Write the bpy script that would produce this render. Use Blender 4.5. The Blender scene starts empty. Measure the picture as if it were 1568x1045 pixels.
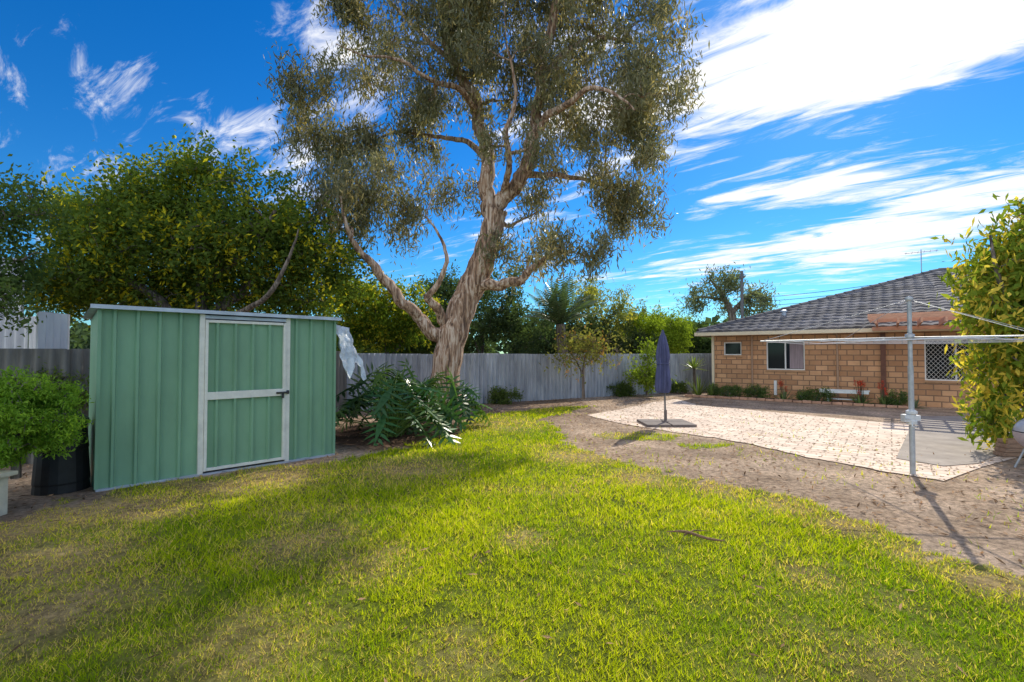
import bpy, math, numpy as np
from mathutils import Vector, Matrix
rng=np.random.default_rng(7)
sc=bpy.context.scene
EYE=1.5
# survey helpers: metric positions measured from bearings (camera at world origin, eye 1.5 m, looking +Y)
def W(u,v,d): return np.array([(u-784)/740*d, d, EYE-(v-542)/740*d])
def G(u,v):
    d=1110.0/(v-542); return ((u-784)/740*d, d)
def nrm(a): return a/np.maximum(np.linalg.norm(a,axis=-1,keepdims=True),1e-9)

# ---------------------------------------------------------------- noise
_tab=rng.random((256,256))
def vnoise(x,y,s=1.0,o=0):
    x=np.asarray(x)*s+37.3+o*17.1; y=np.asarray(y)*s+11.7+o*9.3
    xi=np.floor(x).astype(int); yi=np.floor(y).astype(int); fx=x-xi; fy=y-yi
    fx=fx*fx*(3-2*fx); fy=fy*fy*(3-2*fy)
    a=_tab[xi%256,yi%256];b=_tab[(xi+1)%256,yi%256];c=_tab[xi%256,(yi+1)%256];d=_tab[(xi+1)%256,(yi+1)%256]
    return (a*(1-fx)+b*fx)*(1-fy)+(c*(1-fx)+d*fx)*fy
def fbm(x,y,s=1.0,o=0):
    return (vnoise(x,y,s,o)+.5*vnoise(x,y,s*2.1,o+1)+.25*vnoise(x,y,s*4.3,o+2))/1.75
def inpoly(x,y,poly):
    ins=np.zeros(x.shape,bool); n=len(poly)
    for i in range(n):
        x1,y1=poly[i]; x2,y2=poly[(i+1)%n]
        if y1==y2: continue
        c=((y1>y)!=(y2>y)) & (x<(x2-x1)*(y-y1)/(y2-y1)+x1)
        ins^=c
    return ins

# ---------------------------------------------------------------- materials
def newmat(name):
    m=bpy.data.materials.new(name); m.use_nodes=True
    nt=m.node_tree; nt.nodes.clear()
    o=nt.nodes.new('ShaderNodeOutputMaterial')
    return m,nt,o
def N(nt,t,**kw):
    n=nt.nodes.new(t)
    for k,v in kw.items():
        if hasattr(n,k) and not k.startswith('in_'): setattr(n,k,v)
    return n
def pmat(name,col,rough=.7,var=.25,scale=6,bump=.0,metal=0,stretch=(1,1,1),col2=None,bscale=None,spec=.3):
    m,nt,o=newmat(name)
    b=N(nt,'ShaderNodeBsdfPrincipled'); nt.links.new(b.outputs[0],o.inputs[0])
    b.inputs['Roughness'].default_value=rough; b.inputs['Metallic'].default_value=metal
    b.inputs['Specular IOR Level'].default_value=spec
    tc=N(nt,'ShaderNodeTexCoord'); mp=N(nt,'ShaderNodeMapping'); mp.inputs['Scale'].default_value=stretch
    nt.links.new(tc.outputs['Object'],mp.inputs[0])
    no=N(nt,'ShaderNodeTexNoise'); no.inputs['Scale'].default_value=scale; no.inputs['Detail'].default_value=6; no.inputs['Roughness'].default_value=.65
    nt.links.new(mp.outputs[0],no.inputs['Vector'])
    r=N(nt,'ShaderNodeValToRGB'); r.color_ramp.elements[0].position=.3; r.color_ramp.elements[1].position=.7
    if col2 is None:
        c0=[max(0,c*(1-var)) for c in col]; c1=[min(1,c*(1+var)) for c in col]
    else: c0,c1=col,col2
    r.color_ramp.elements[0].color=(*c0,1); r.color_ramp.elements[1].color=(*c1,1)
    nt.links.new(no.outputs[0],r.inputs[0]); nt.links.new(r.outputs[0],b.inputs['Base Color'])
    if bump>0:
        n2=N(nt,'ShaderNodeTexNoise'); n2.inputs['Scale'].default_value=bscale or scale*4; n2.inputs['Detail'].default_value=5
        nt.links.new(mp.outputs[0],n2.inputs['Vector'])
        bp=N(nt,'ShaderNodeBump'); bp.inputs['Strength'].default_value=bump; bp.inputs['Distance'].default_value=.02
        nt.links.new(n2.outputs[0],bp.inputs['Height']); nt.links.new(bp.outputs[0],b.inputs['Normal'])
    return m
def leafmat(name,trans=.4,rough=.5,spec=.35,tint=(1.15,1.2,.6),cheap=False):
    m,nt,o=newmat(name)
    at=N(nt,'ShaderNodeVertexColor'); at.layer_name='Col'
    if cheap:
        b=N(nt,'ShaderNodeBsdfDiffuse'); bc_=b.inputs['Color']
    else:
        b=N(nt,'ShaderNodeBsdfPrincipled'); b.inputs['Roughness'].default_value=rough; b.inputs['Specular IOR Level'].default_value=spec; bc_=b.inputs['Base Color']
    t=N(nt,'ShaderNodeBsdfTranslucent'); mx=N(nt,'ShaderNodeMixShader'); mx.inputs[0].default_value=trans
    mu=N(nt,'ShaderNodeVectorMath',operation='MULTIPLY'); nt.links.new(at.outputs[0],mu.inputs[0]); mu.inputs[1].default_value=(tint[0]*1.6,tint[1]*1.6,tint[2]*1.6)
    nt.links.new(at.outputs[0],bc_); nt.links.new(mu.outputs[0],t.inputs[0])
    nt.links.new(b.outputs[0],mx.inputs[1]); nt.links.new(t.outputs[0],mx.inputs[2]); nt.links.new(mx.outputs[0],o.inputs[0])
    return m

# ---------------------------------------------------------------- mesh builder
class MB:
    def __init__(s): s.v=[];s.c=[];s.q=[];s.t=[];s.qm=[];s.tm=[];s.n=0
    def add(s,v,f,mat=0,col=(1,1,1)):
        v=np.asarray(v,float).reshape(-1,3); f=np.asarray(f,int)
        col=np.asarray(col,float)
        if col.ndim==1: col=np.tile(col,(len(v),1))
        s.v.append(v); s.c.append(col)
        if f.shape[1]==4: s.q.append(f+s.n); s.qm.append(np.full(len(f),mat))
        else: s.t.append(f+s.n); s.tm.append(np.full(len(f),mat))
        s.n+=len(v)
    def tube(s,pts,rad,k=7,mat=0,col=(1,1,1),cap=False,flute=0):
        pts=np.asarray(pts,float); rad=np.broadcast_to(np.asarray(rad,float),(len(pts),))
        t=nrm(np.gradient(pts,axis=0)); mean=np.abs(t.mean(0)); ref=np.zeros(3); ref[np.argmin(mean)]=1
        a=nrm(np.cross(t,ref)); b=np.cross(t,a); th=np.linspace(0,2*np.pi,k,endpoint=False)
        R=np.repeat(rad[:,None],k,1)
        if flute>0:
            i_=np.arange(len(pts))[:,None]
            R=R*(1+flute*(np.cos(3*th[None]+i_*.06)+.7*np.cos(5*th[None]-i_*.08+1)+.5*np.cos(8*th[None]+i_*.10)))
        v=pts[:,None]+R[:,:,None]*(np.cos(th)[None,:,None]*a[:,None]+np.sin(th)[None,:,None]*b[:,None])
        n=len(pts); i=np.arange(n-1)[:,None]*k; j=np.arange(k)[None]; j2=(j+1)%k
        f=np.stack([i+j,i+j2,i+k+j2,i+k+j],-1).reshape(-1,4)
        s.add(v,f,mat,col)
        if cap:
            for e,c in ((0,pts[0]),(n-1,pts[-1])):
                vv=np.vstack([v[e],c]); ff=[[q,(q+1)%k,k] for q in range(k)]
                s.add(vv,ff,mat,col)
    def leaves(s,c,d,nn,l,w,mat=0,col=(1,1,1)):
        d=nrm(d); sd=nrm(np.cross(d,nn)); l=np.broadcast_to(l,(len(c),))[:,None]; w=np.broadcast_to(w,(len(c),))[:,None]
        up=np.cross(sd,d)
        v=np.stack([c-d*l*.5,c+sd*w*.5-d*l*.08,c+d*l*.5-up*l*.08,c-sd*w*.5-d*l*.08],1)
        f=np.arange(len(c)*4).reshape(-1,4)
        col=np.asarray(col,float)
        if col.ndim==2: col=np.repeat(col,4,axis=0)
        s.add(v.reshape(-1,3),f,mat,col)
    def box(s,lo,hi,mat=0,col=(1,1,1)):
        x0,y0,z0=lo;x1,y1,z1=hi
        v=[(x0,y0,z0),(x1,y0,z0),(x1,y1,z0),(x0,y1,z0),(x0,y0,z1),(x1,y0,z1),(x1,y1,z1),(x0,y1,z1)]
        s.add(v,[(0,3,2,1),(4,5,6,7),(0,1,5,4),(1,2,6,5),(2,3,7,6),(3,0,4,7)],mat,col)
    def lathe(s,c,prof,k=24,mat=0,fold=0,nf=8):
        th=np.linspace(0,2*np.pi,k,endpoint=False); prof=np.asarray(prof,float)
        r=prof[:,0][:,None]*(1+fold*np.cos(nf*th)[None]); 
        v=np.stack([c[0]+r*np.cos(th),c[1]+r*np.sin(th),c[2]+np.repeat(prof[:,1][:,None],k,1)],-1)
        n=len(prof); i=np.arange(n-1)[:,None]*k; j=np.arange(k)[None]; j2=(j+1)%k
        s.add(v,np.stack([i+j,i+j2,i+k+j2,i+k+j],-1).reshape(-1,4),mat)
    def obj(s,name,mats,smooth=False,parent=None,loc=None,bevel=0):
        v=np.concatenate(s.v); c=np.concatenate(s.c)
        q=np.concatenate(s.q) if s.q else np.zeros((0,4),int); t=np.concatenate(s.t) if s.t else np.zeros((0,3),int)
        mi=np.concatenate(s.qm+s.tm)
        me=bpy.data.meshes.new(name); me.vertices.add(len(v)); me.vertices.foreach_set('co',v.astype(np.float32).ravel())
        me.loops.add(q.size+t.size); me.loops.foreach_set('vertex_index',np.concatenate([q.ravel(),t.ravel()]).astype(np.int32))
        me.polygons.add(len(q)+len(t))
        st=np.concatenate([np.arange(len(q))*4,q.size+np.arange(len(t))*3]).astype(np.int32)
        me.polygons.foreach_set('loop_start',st)
        for m in mats: me.materials.append(m)
        me.polygons.foreach_set('material_index',mi.astype(np.int32))
        me.update(calc_edges=True)
        me.polygons.foreach_set('use_smooth',np.full(len(q)+len(t),smooth))
        ca=me.color_attributes.new('Col','FLOAT_COLOR','POINT')
        ca.data.foreach_set('color',np.hstack([c,np.ones((len(c),1))]).astype(np.float32).ravel())
        ob=bpy.data.objects.new(name,me); sc.collection.objects.link(ob)
        if parent: ob.parent=parent
        if loc is not None: ob.location=loc
        if bevel>0:
            md=ob.modifiers.new('bev','BEVEL'); md.width=bevel; md.segments=2; md.limit_method='ANGLE'
        return ob
def empty(name,loc=(0,0,0),rz=0):
    e=bpy.data.objects.new(name,None); sc.collection.objects.link(e); e.location=loc; e.rotation_euler=(0,0,rz); e.empty_display_size=.2
    return e
def poly_obj(name,pts,z,mat,parent=None):
    me=bpy.data.meshes.new(name); me.from_pydata([(p[0],p[1],z) for p in pts],[],[list(range(len(pts)))]); 
    me.materials.append(mat); me.update()
    if me.polygons[0].normal.z<0:
        me.flip_normals()
    o=bpy.data.objects.new(name,me); sc.collection.objects.link(o)
    if parent:o.parent=parent
    return o
def smoothpath(p,n=6):
    p=np.asarray(p,float); q=np.vstack([2*p[0]-p[1],p,2*p[-1]-p[-2]]); out=[]
    for i in range(1,len(q)-2):
        for t in np.linspace(0,1,n,endpoint=False):
            a,b,c,d=q[i-1],q[i],q[i+1],q[i+2]
            out.append(.5*((2*b)+(-a+c)*t+(2*a-5*b+4*c-d)*t*t+(-a+3*b-3*c+d)*t**3))
    out.append(p[-1]); return np.array(out)

# ---------------------------------------------------------------- sun & sky
SUN_AZ=math.radians(33); SUN_EL=math.radians(35)
sd=Vector((math.sin(SUN_AZ)*math.cos(SUN_EL),math.cos(SUN_AZ)*math.cos(SUN_EL),math.sin(SUN_EL)))
L=bpy.data.lights.new('sun','SUN'); L.energy=5.0; L.angle=math.radians(.5); L.color=(1,.93,.78)
lo=bpy.data.objects.new('sun',L); sc.collection.objects.link(lo); lo.rotation_euler=(-sd).to_track_quat('-Z','Y').to_euler(); lo.location=(10,20,30)
w=bpy.data.worlds.new('World'); sc.world=w; w.use_nodes=True; nt=w.node_tree; nt.nodes.clear()
out=N(nt,'ShaderNodeOutputWorld'); bg=N(nt,'ShaderNodeBackground'); bg.inputs[1].default_value=.15; nt.links.new(bg.outputs[0],out.inputs[0])
sky=N(nt,'ShaderNodeTexSky'); sky.sky_type='NISHITA'; sky.sun_disc=False; sky.sun_elevation=SUN_EL; sky.sun_rotation=SUN_AZ
sky.air_density=1.0; sky.dust_density=.1; sky.ozone_density=3.0
def M(op,a,b=None,c=None,clamp=False):
    n=N(nt,'ShaderNodeMath',operation=op); n.use_clamp=clamp
    for i,x in enumerate((a,b,c)):
        if x is None: continue
        if isinstance(x,(int,float)): n.inputs[i].default_value=x
        else: nt.links.new(x,n.inputs[i])
    return n.outputs[0]
tc=N(nt,'ShaderNodeTexCoord'); sp=N(nt,'ShaderNodeSeparateXYZ'); nt.links.new(tc.outputs['Generated'],sp.inputs[0])
X,Y,Z=sp.outputs
az=M('MULTIPLY',M('ARCTAN2',X,Y),57.2958); el=M('MULTIPLY',M('ARCSINE',Z),57.2958)
zz=M('ADD',M('MAXIMUM',Z,0.0),.10)
cb=N(nt,'ShaderNodeCombineXYZ'); nt.links.new(M('DIVIDE',X,zz),cb.inputs[0]); nt.links.new(M('DIVIDE',Y,zz),cb.inputs[1])
mp=N(nt,'ShaderNodeMapping'); mp.vector_type='TEXTURE'; mp.inputs['Rotation'].default_value=(0,0,math.radians(-38)); mp.inputs['Scale'].default_value=(1.7,.5,1)
nt.links.new(cb.outputs[0],mp.inputs[0])
def cn(s,det,ro,di):
    no=N(nt,'ShaderNodeTexNoise'); no.inputs['Scale'].default_value=s; no.inputs['Detail'].default_value=det; no.inputs['Roughness'].default_value=ro; no.inputs['Distortion'].default_value=di
    nt.links.new(mp.outputs[0],no.inputs['Vector']); return no.outputs[0]
nA=cn(1.4,3,.6,.5); nB=cn(4.2,6,.68,.8)
noi=M('ADD',M('MULTIPLY',M('SUBTRACT',nA,.5),1.35),M('MULTIPLY',M('SUBTRACT',nB,.5),1.2))
def blob(ca,ce,ra,re,rot,wt):
    r=math.radians(rot); c,s=math.cos(r),math.sin(r)
    a=M('SUBTRACT',az,ca); e=M('SUBTRACT',el,ce)
    u=M('DIVIDE',M('ADD',M('MULTIPLY',a,c),M('MULTIPLY',e,s)),ra)
    v=M('DIVIDE',M('SUBTRACT',M('MULTIPLY',e,c),M('MULTIPLY',a,s)),re)
    l=M('SQRT',M('ADD',M('MULTIPLY',u,u),M('MULTIPLY',v,v)))
    return M('MULTIPLY',M('SUBTRACT',1.0,l,clamp=True),wt)
bias=blob(37,28.5,23,11,12,1.0)
for b in ((36,11.0,26,4.6,5,.62),(33,16.6,14,2.4,2,.45),(-30,22,14,7,0,.34),(-20,31,14,8,-20,.34),(-42,28,16,9,0,-.10),(10,28,16,12,0,.34),(0,14,14,5,0,.2),(-170,40,85,50,0,.75),(110,35,70,40,0,.5),(-110,40,50,40,0,.45)):  # last blobs: unseen cloud behind the camera, added for white fill light
    bias=M('ADD',bias,blob(*b))
dens=M('ADD',M('ADD',noi,.32),bias)
mr=N(nt,'ShaderNodeMapRange',interpolation_type='SMOOTHSTEP'); nt.links.new(dens,mr.inputs[0]); mr.inputs[1].default_value=.44; mr.inputs[2].default_value=.86
hs=N(nt,'ShaderNodeHueSaturation'); hs.inputs['Saturation'].default_value=1.4; nt.links.new(sky.outputs[0],hs.inputs['Color'])
tm=N(nt,'ShaderNodeMix',data_type='RGBA',blend_type='MULTIPLY'); tm.inputs[0].default_value=1; nt.links.new(hs.outputs[0],tm.inputs[6]); tm.inputs[7].default_value=(.42,.78,.98,1)
back=N(nt,'ShaderNodeMapRange'); nt.links.new(Y,back.inputs[0]); back.inputs[1].default_value=.15; back.inputs[2].default_value=-.35; back.inputs[3].default_value=7.6; back.inputs[4].default_value=14.0  # unseen clouds behind the camera made brighter than visible ones, as added fill
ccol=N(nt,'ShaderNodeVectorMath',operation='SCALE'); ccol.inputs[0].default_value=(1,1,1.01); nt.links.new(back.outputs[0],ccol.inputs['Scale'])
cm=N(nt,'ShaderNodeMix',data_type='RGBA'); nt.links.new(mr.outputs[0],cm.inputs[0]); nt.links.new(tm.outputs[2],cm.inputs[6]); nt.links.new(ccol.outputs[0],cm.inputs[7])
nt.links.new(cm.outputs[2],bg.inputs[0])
sc.view_settings.view_transform='Standard'; sc.view_settings.look='None'; sc.view_settings.exposure=0

# ---------------------------------------------------------------- camera
cam=bpy.data.cameras.new('camera'); co=bpy.data.objects.new('camera',cam); sc.collection.objects.link(co); sc.camera=co
cam.lens=17; cam.sensor_width=36; cam.clip_end=5000; cam.clip_start=.05
co.location=(0,0,EYE); co.rotation_euler=(math.radians(91.5),0,0)

# ---------------------------------------------------------------- ground
lawn=[G(512,704),G(530,705),G(600,690),G(690,668),G(705,650),G(725,638),G(790,630),G(860,624),G(905,622),G(850,638),G(832,650),G(862,668),G(900,698),G(960,716),G(1030,727),G(1090,735),G(1170,752),G(1250,776),G(1320,800),G(1380,822),G(1450,850),G(1568,893),(3.5,2.0),(3.8,-3),(-7,-3),(-5.6,2),(-4.8,4.0),G(60,790),G(148,758),G(300,733)]
patches=[(G(975,670),.75,.18),(G(1085,685),.5,.14)]
def lawnmask(x,y):
    wx=x+(fbm(x,y,2.2,1)-.5)*.7+(vnoise(x,y,11,7)-.5)*.22; wy=y+(fbm(x,y,2.2,5)-.5)*.7+(vnoise(x,y,11,9)-.5)*.22
    m=inpoly(wx,wy,lawn).astype(float)
    for (c,rx,ry) in patches: m=np.maximum(m,((((wx-c[0])/rx)**2+((wy-c[1])/(ry*2.2))**2)<1)*.7)
    return m
def dryness(x,y):
    d=np.clip((fbm(x,y,.9,11)-.60)*4,0,1)*.6
    for (c,r,s) in ((G(30,870),.75,1.0),(G(60,800),1.0,1.0),(G(40,960),.5,.8),(G(230,775),.6,1.0),(G(150,775),.6,1.0),(G(350,745),.6,1.0),(G(430,730),.8,.9),(G(1230,880),.25,.7),(G(800,825),.25,.5),(G(560,860),.4,.65),(G(380,985),.5,.5),(G(470,830),.5,.6),(G(620,720),.8,.7),(G(760,650),1.2,.6),(G(300,730),.7,.8),(G(100,930),.6,.7),
        (G(880,700),.6,.8),(G(980,732),.5,.8),(G(1100,748),.4,.8),(G(1200,772),.4,.8),(G(1300,806),.35,.8),(G(1400,845),.3,.8),(G(1510,890),.3,.8)):
        q=np.sqrt((x-c[0])**2+(y-c[1])**2)/r; d=np.maximum(d,np.clip(1.3-q,0,1)*s*(0.4+1.1*fbm(x,y,3,3)))
    return np.clip(d,0,1)
m,nt,o=newmat('yard_ground')
b=N(nt,'ShaderNodeBsdfPrincipled'); b.inputs['Roughness'].default_value=.95; b.inputs['Specular IOR Level'].default_value=.1; nt.links.new(b.outputs[0],o.inputs[0])
at=N(nt,'ShaderNodeVertexColor'); at.layer_name='Col'; tcn=N(nt,'ShaderNodeTexCoord')
n1=N(nt,'ShaderNodeTexNoise'); n1.inputs['Scale'].default_value=16; n1.inputs['Detail'].default_value=12; n1.inputs['Roughness'].default_value=.8; nt.links.new(tcn.outputs['Object'],n1.inputs['Vector'])
n2=N(nt,'ShaderNodeTexNoise'); n2.inputs['Scale'].default_value=1.6; n2.inputs['Detail'].default_value=5; nt.links.new(tcn.outputs['Object'],n2.inputs['Vector'])
mr=N(nt,'ShaderNodeMapRange'); mr.inputs[1].default_value=.35; mr.inputs[2].default_value=.65; mr.inputs[3].default_value=.35; mr.inputs[4].default_value=1.55; nt.links.new(n1.outputs[0],mr.inputs[0])
mr2=N(nt,'ShaderNodeMapRange'); mr2.inputs[1].default_value=.3; mr2.inputs[2].default_value=.7; mr2.inputs[3].default_value=.7; mr2.inputs[4].default_value=1.3; nt.links.new(n2.outputs[0],mr2.inputs[0])
ml=N(nt,'ShaderNodeMath',operation='MULTIPLY'); nt.links.new(mr.outputs[0],ml.inputs[0]); nt.links.new(mr2.outputs[0],ml.inputs[1])
vs=N(nt,'ShaderNodeVectorMath',operation='SCALE'); nt.links.new(at.outputs[0],vs.inputs[0]); nt.links.new(ml.outputs[0],vs.inputs['Scale']); nt.links.new(vs.outputs[0],b.inputs['Base Color'])
bp=N(nt,'ShaderNodeBump'); bp.inputs['Strength'].default_value=1; bp.inputs['Distance'].default_value=.05; nt.links.new(n1.outputs[0],bp.inputs['Height']); nt.links.new(bp.outputs[0],b.inputs['Normal'])
m_yard=m
dirtc=np.array([.37,.26,.175]); sand=np.array([.66,.50,.37]); grassc=np.array([.17,.21,.025]); dryc=np.array([.44,.32,.15]); soil=np.array([.15,.09,.06])
xs=np.arange(-13,16,.07); ys=np.arange(-4,24,.07); gx,gy=np.meshgrid(xs,ys,indexing='ij'); fx_,fy_=gx.ravel(),gy.ravel()
lm=lawnmask(fx_,fy_)[:,None]; dr=dryness(fx_,fy_)[:,None]
dn=fbm(fx_,fy_,1.4,21)[:,None]
dcol=dirtc*(1-dn)+sand*dn*.9
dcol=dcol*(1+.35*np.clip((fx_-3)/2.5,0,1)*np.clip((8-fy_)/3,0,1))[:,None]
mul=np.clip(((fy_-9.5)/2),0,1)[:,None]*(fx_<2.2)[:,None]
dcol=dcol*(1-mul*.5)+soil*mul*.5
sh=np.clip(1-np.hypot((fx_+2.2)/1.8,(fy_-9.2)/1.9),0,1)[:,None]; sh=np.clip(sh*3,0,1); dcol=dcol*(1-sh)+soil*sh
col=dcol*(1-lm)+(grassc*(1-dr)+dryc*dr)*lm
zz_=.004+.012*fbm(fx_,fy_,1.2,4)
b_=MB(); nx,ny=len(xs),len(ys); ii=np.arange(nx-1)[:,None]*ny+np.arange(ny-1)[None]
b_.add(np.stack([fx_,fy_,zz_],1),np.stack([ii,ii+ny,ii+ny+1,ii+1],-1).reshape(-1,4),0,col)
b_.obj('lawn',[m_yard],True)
m_far=pmat('far_ground',(.14,.14,.07),.95,.3,.3)
b_=MB(); b_.add([(-2500,-2500,-.02),(2500,-2500,-.02),(2500,2500,-.02),(-2500,2500,-.02)],[(0,1,2,3)]); b_.obj('ground',[m_far])

# ---- grass blades
Ng=470000
SU=np.array([.70,.714])
uu=rng.random(Ng); a0,a1=1.3**.25,19**.25; d=(a0+uu*(a1-a0))**4
x=(rng.random(Ng)*2-1)*(1.12*d+.6)
mk=lawnmask(x,d); dry=dryness(x,d)
tuft=.6*fbm(x,d,6,30)+.4*vnoise(x,d,19,50)
keep=(mk>rng.random(Ng)*.99)&(rng.random(Ng)>dry*.5)&(tuft*1.9>rng.random(Ng)*.9+.1)
fr=rng.random(Ng)<.03
inside_dirt=(~(mk>.5))&(x>-1)&(d<12)&(x<6)&fr&(fbm(x,d,1.5,60)>.5)
lu=(x+4.5)*SU[0]+(d-5.26)*SU[1]; lv=(x+4.5)*SU[1]+(d-5.26)*-SU[0]
behind=(lv<.03)&(lu>-.6)&(lu<2.75)
keep=(keep|inside_dirt)&~behind
x=x[keep];d=d[keep];dry=dry[keep];tuft=tuft[keep]; n=len(x)
big=fbm(x,d,1.1,33)
h=(.016+.032*rng.random(n))*(.35+1.25*tuft)*(1-.5*dry)*np.clip((d/3),1,1.5)
wd=.0050*(d/2.0)**.85*(.7+.6*rng.random(n))
th=rng.random(n)*2*np.pi; ln=rng.random(n)*1.4; la=rng.random(n)*2*np.pi
sx,sy=np.cos(th)*wd*.5,np.sin(th)*wd*.5; z0=np.full(n,.006)
tx,ty=x+np.cos(la)*h*ln,d+np.sin(la)*h*ln
v=np.stack([np.stack([x-sx,d-sy,z0],1),np.stack([x+sx,d+sy,z0],1),np.stack([tx,ty,z0+h],1)],1)
g1=np.array([.15,.28,.010]); g2=np.array([.56,.60,.018]); g3=np.array([.78,.66,.15]); g4=np.array([.62,.46,.23])
k=np.clip(rng.random(n)*.8+big*1.3-.45-.12*np.clip(x,0,2)*np.clip(4-d,0,1.5)/1.5,0,1)[:,None]; c=g1*(1-k)+g2*k
yl=(rng.random(n)<(.10+.6*dry))[:,None]; c=np.where(yl,g3*(.7+.5*rng.random((n,1))),c); br=(rng.random(n)<.03+dry*.45)[:,None]; c=np.where(br,g4,c)
m_grass=leafmat('grass_blades',.5,.5,.2,(.84,.84,.35),cheap=True)
b_=MB(); b_.add(v.reshape(-1,3),np.arange(n*3).reshape(-1,3),0,np.repeat(c,3,axis=0)); b_.obj('grass',[m_grass])

# ---- leaf litter
m_lit=leafmat('leaf_litter_mat',.15,.7,.2,(1,1,1),cheap=True)
n=19000; x=rng.uniform(-6.5,7,n); y=rng.uniform(2,17,n); mk=lawnmask(x,y)
wt=np.where(mk>.5,.06,.95)*np.where(x<1.5,1,.8); kp=rng.random(n)<wt; x=x[kp];y=y[kp];n=len(x)
dd=np.stack([rng.normal(size=n),rng.normal(size=n),rng.normal(size=n)*.15],1); nn_=np.stack([rng.normal(size=n)*.3,rng.normal(size=n)*.3,np.ones(n)],1)
cc=np.array([.26,.16,.09])*(.35+1.8*rng.random((n,1))); b_=MB(); b_.leaves(np.stack([x,y,np.where(lawnmask(x,y)>.5,.035,.026)],1),dd,nn_,.03+.07*rng.random(n),.012+.012*rng.random(n),0,cc); b_.obj('leaf_litter',[m_lit])

# ---- bark strip on lawn
m_barkdry=pmat('dry_bark',(.24,.14,.08),.85,.4,20,.5,stretch=(1,6,6))
p0=np.array([*G(1018,822),.055]); p1=np.array([*G(1106,836),.055]); b_=MB()
pp=smoothpath([p0,p0*.65+p1*.35+[0,.01,.02],p0*.3+p1*.7+[0,-.01,0],p1]); rr=np.interp(np.linspace(0,1,len(pp)),[0,.3,.8,1],[.003,.012,.010,.003])
b_.tube(pp,rr,6); q0=np.array([*G(1045,826),.05]); b_.tube([q0,q0+[.1,.05,.02],q0+[.22,.06,.01]],[.008,.006,.002],5)
b_.obj('bark_strip',[m_barkdry],True)

# ---------------------------------------------------------------- paving
def brickmat(name,c1,c2,mort,bw,bh,ms,axes='XY',rot=0,rough=.85,bump=.5,scale=1.0,stain=.25):
    m,nt,o=newmat(name)
    b=N(nt,'ShaderNodeBsdfPrincipled'); b.inputs['Roughness'].default_value=rough; b.inputs['Specular IOR Level'].default_value=.15; nt.links.new(b.outputs[0],o.inputs[0])
    t=N(nt,'ShaderNodeTexCoord'); s=N(nt,'ShaderNodeSeparateXYZ'); nt.links.new(t.outputs['Object'],s.inputs[0]); c=N(nt,'ShaderNodeCombineXYZ')
    if axes=='XY': nt.links.new(s.outputs[0],c.inputs[0]); nt.links.new(s.outputs[1],c.inputs[1])
    else:
        ad=N(nt,'ShaderNodeMath',operation='ADD'); nt.links.new(s.outputs[0],ad.inputs[0]); nt.links.new(s.outputs[1],ad.inputs[1]); nt.links.new(ad.outputs[0],c.inputs[0]); nt.links.new(s.outputs[2],c.inputs[1])
    mp=N(nt,'ShaderNodeMapping'); mp.inputs['Rotation'].default_value=(0,0,rot); nt.links.new(c.outputs[0],mp.inputs[0])
    br=N(nt,'ShaderNodeTexBrick'); br.inputs['Scale'].default_value=1; br.inputs['Brick Width'].default_value=bw; br.inputs['Row Height'].default_value=bh; br.inputs['Mortar Size'].default_value=ms; br.inputs['Mortar Smooth'].default_value=.3
    br.inputs['Color1'].default_value=(*c1,1); br.inputs['Color2'].default_value=(*c2,1); br.inputs['Mortar'].default_value=(*mort,1); nt.links.new(mp.outputs[0],br.inputs['Vector'])
    no=N(nt,'ShaderNodeTexNoise'); no.inputs['Scale'].default_value=1.8; no.inputs['Detail'].default_value=8; no.inputs['Roughness'].default_value=.7; nt.links.new(t.outputs['Object'],no.inputs['Vector'])
    mr=N(nt,'ShaderNodeMapRange'); mr.inputs[1].default_value=.3; mr.inputs[2].default_value=.7; mr.inputs[3].default_value=1-stain; mr.inputs[4].default_value=1+stain*.7; nt.links.new(no.outputs[0],mr.inputs[0])
    v=N(nt,'ShaderNodeVectorMath',operation='SCALE'); nt.links.new(br.outputs[0],v.inputs[0]); nt.links.new(mr.outputs[0],v.inputs['Scale']); nt.links.new(v.outputs[0],b.inputs['Base Color'])
    iv=N(nt,'ShaderNodeMath',operation='SUBTRACT'); iv.inputs[0].default_value=1; nt.links.new(br.outputs['Fac'],iv.inputs[1])
    bp=N(nt,'ShaderNodeBump'); bp.inputs['Strength'].default_value=bump; bp.inputs['Distance'].default_value=.01; nt.links.new(iv.outputs[0],bp.inputs['Height']); nt.links.new(bp.outputs[0],b.inputs['Normal'])
    return m
RZ=math.radians(-38)
m_pave=brickmat('paving_brick',(.84,.69,.56),(.74,.57,.45),(.40,.30,.22),.40,.20,.011,'XY',math.radians(38),stain=.25)
near=[(898,637),(925,644),(960,651),(1010,660),(1060,667),(1100,673),(1150,682),(1200,693),(1240,703),(1290,712),(1340,721),(1400,731),(1440,738)]
far=[(1500,716),(1560,700),(1600,660),(1520,650),(1400,652),(1345,648),(1190,633),(1070,622),(1035,612),(1000,617),(950,628)]
nearG=[]
for a,b2 in zip(near[:-1],near[1:]):
    for t in np.linspace(0,1,4,endpoint=False):
        p=G(a[0]*(1-t)+b2[0]*t,a[1]*(1-t)+b2[1]*t); jit=rng.uniform(-.05,.05); nearG.append((p[0]+jit*.4,p[1]+jit))
nearG.append(G(*near[-1]))
poly_obj('paving',nearG+[G(*p) for p in far],.022,m_pave)
m_conc=pmat('concrete',(.34,.29,.25),.9,.25,2.5,.3)
poly_obj('concrete_path',[G(1368,704),G(1440,716),G(1492,712),G(1545,690),G(1600,660),G(1530,639),G(1400,639)],.030,m_conc)
m_edge=pmat('edging_brick',(.52,.30,.20),.9,.35,3,.3)

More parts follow.
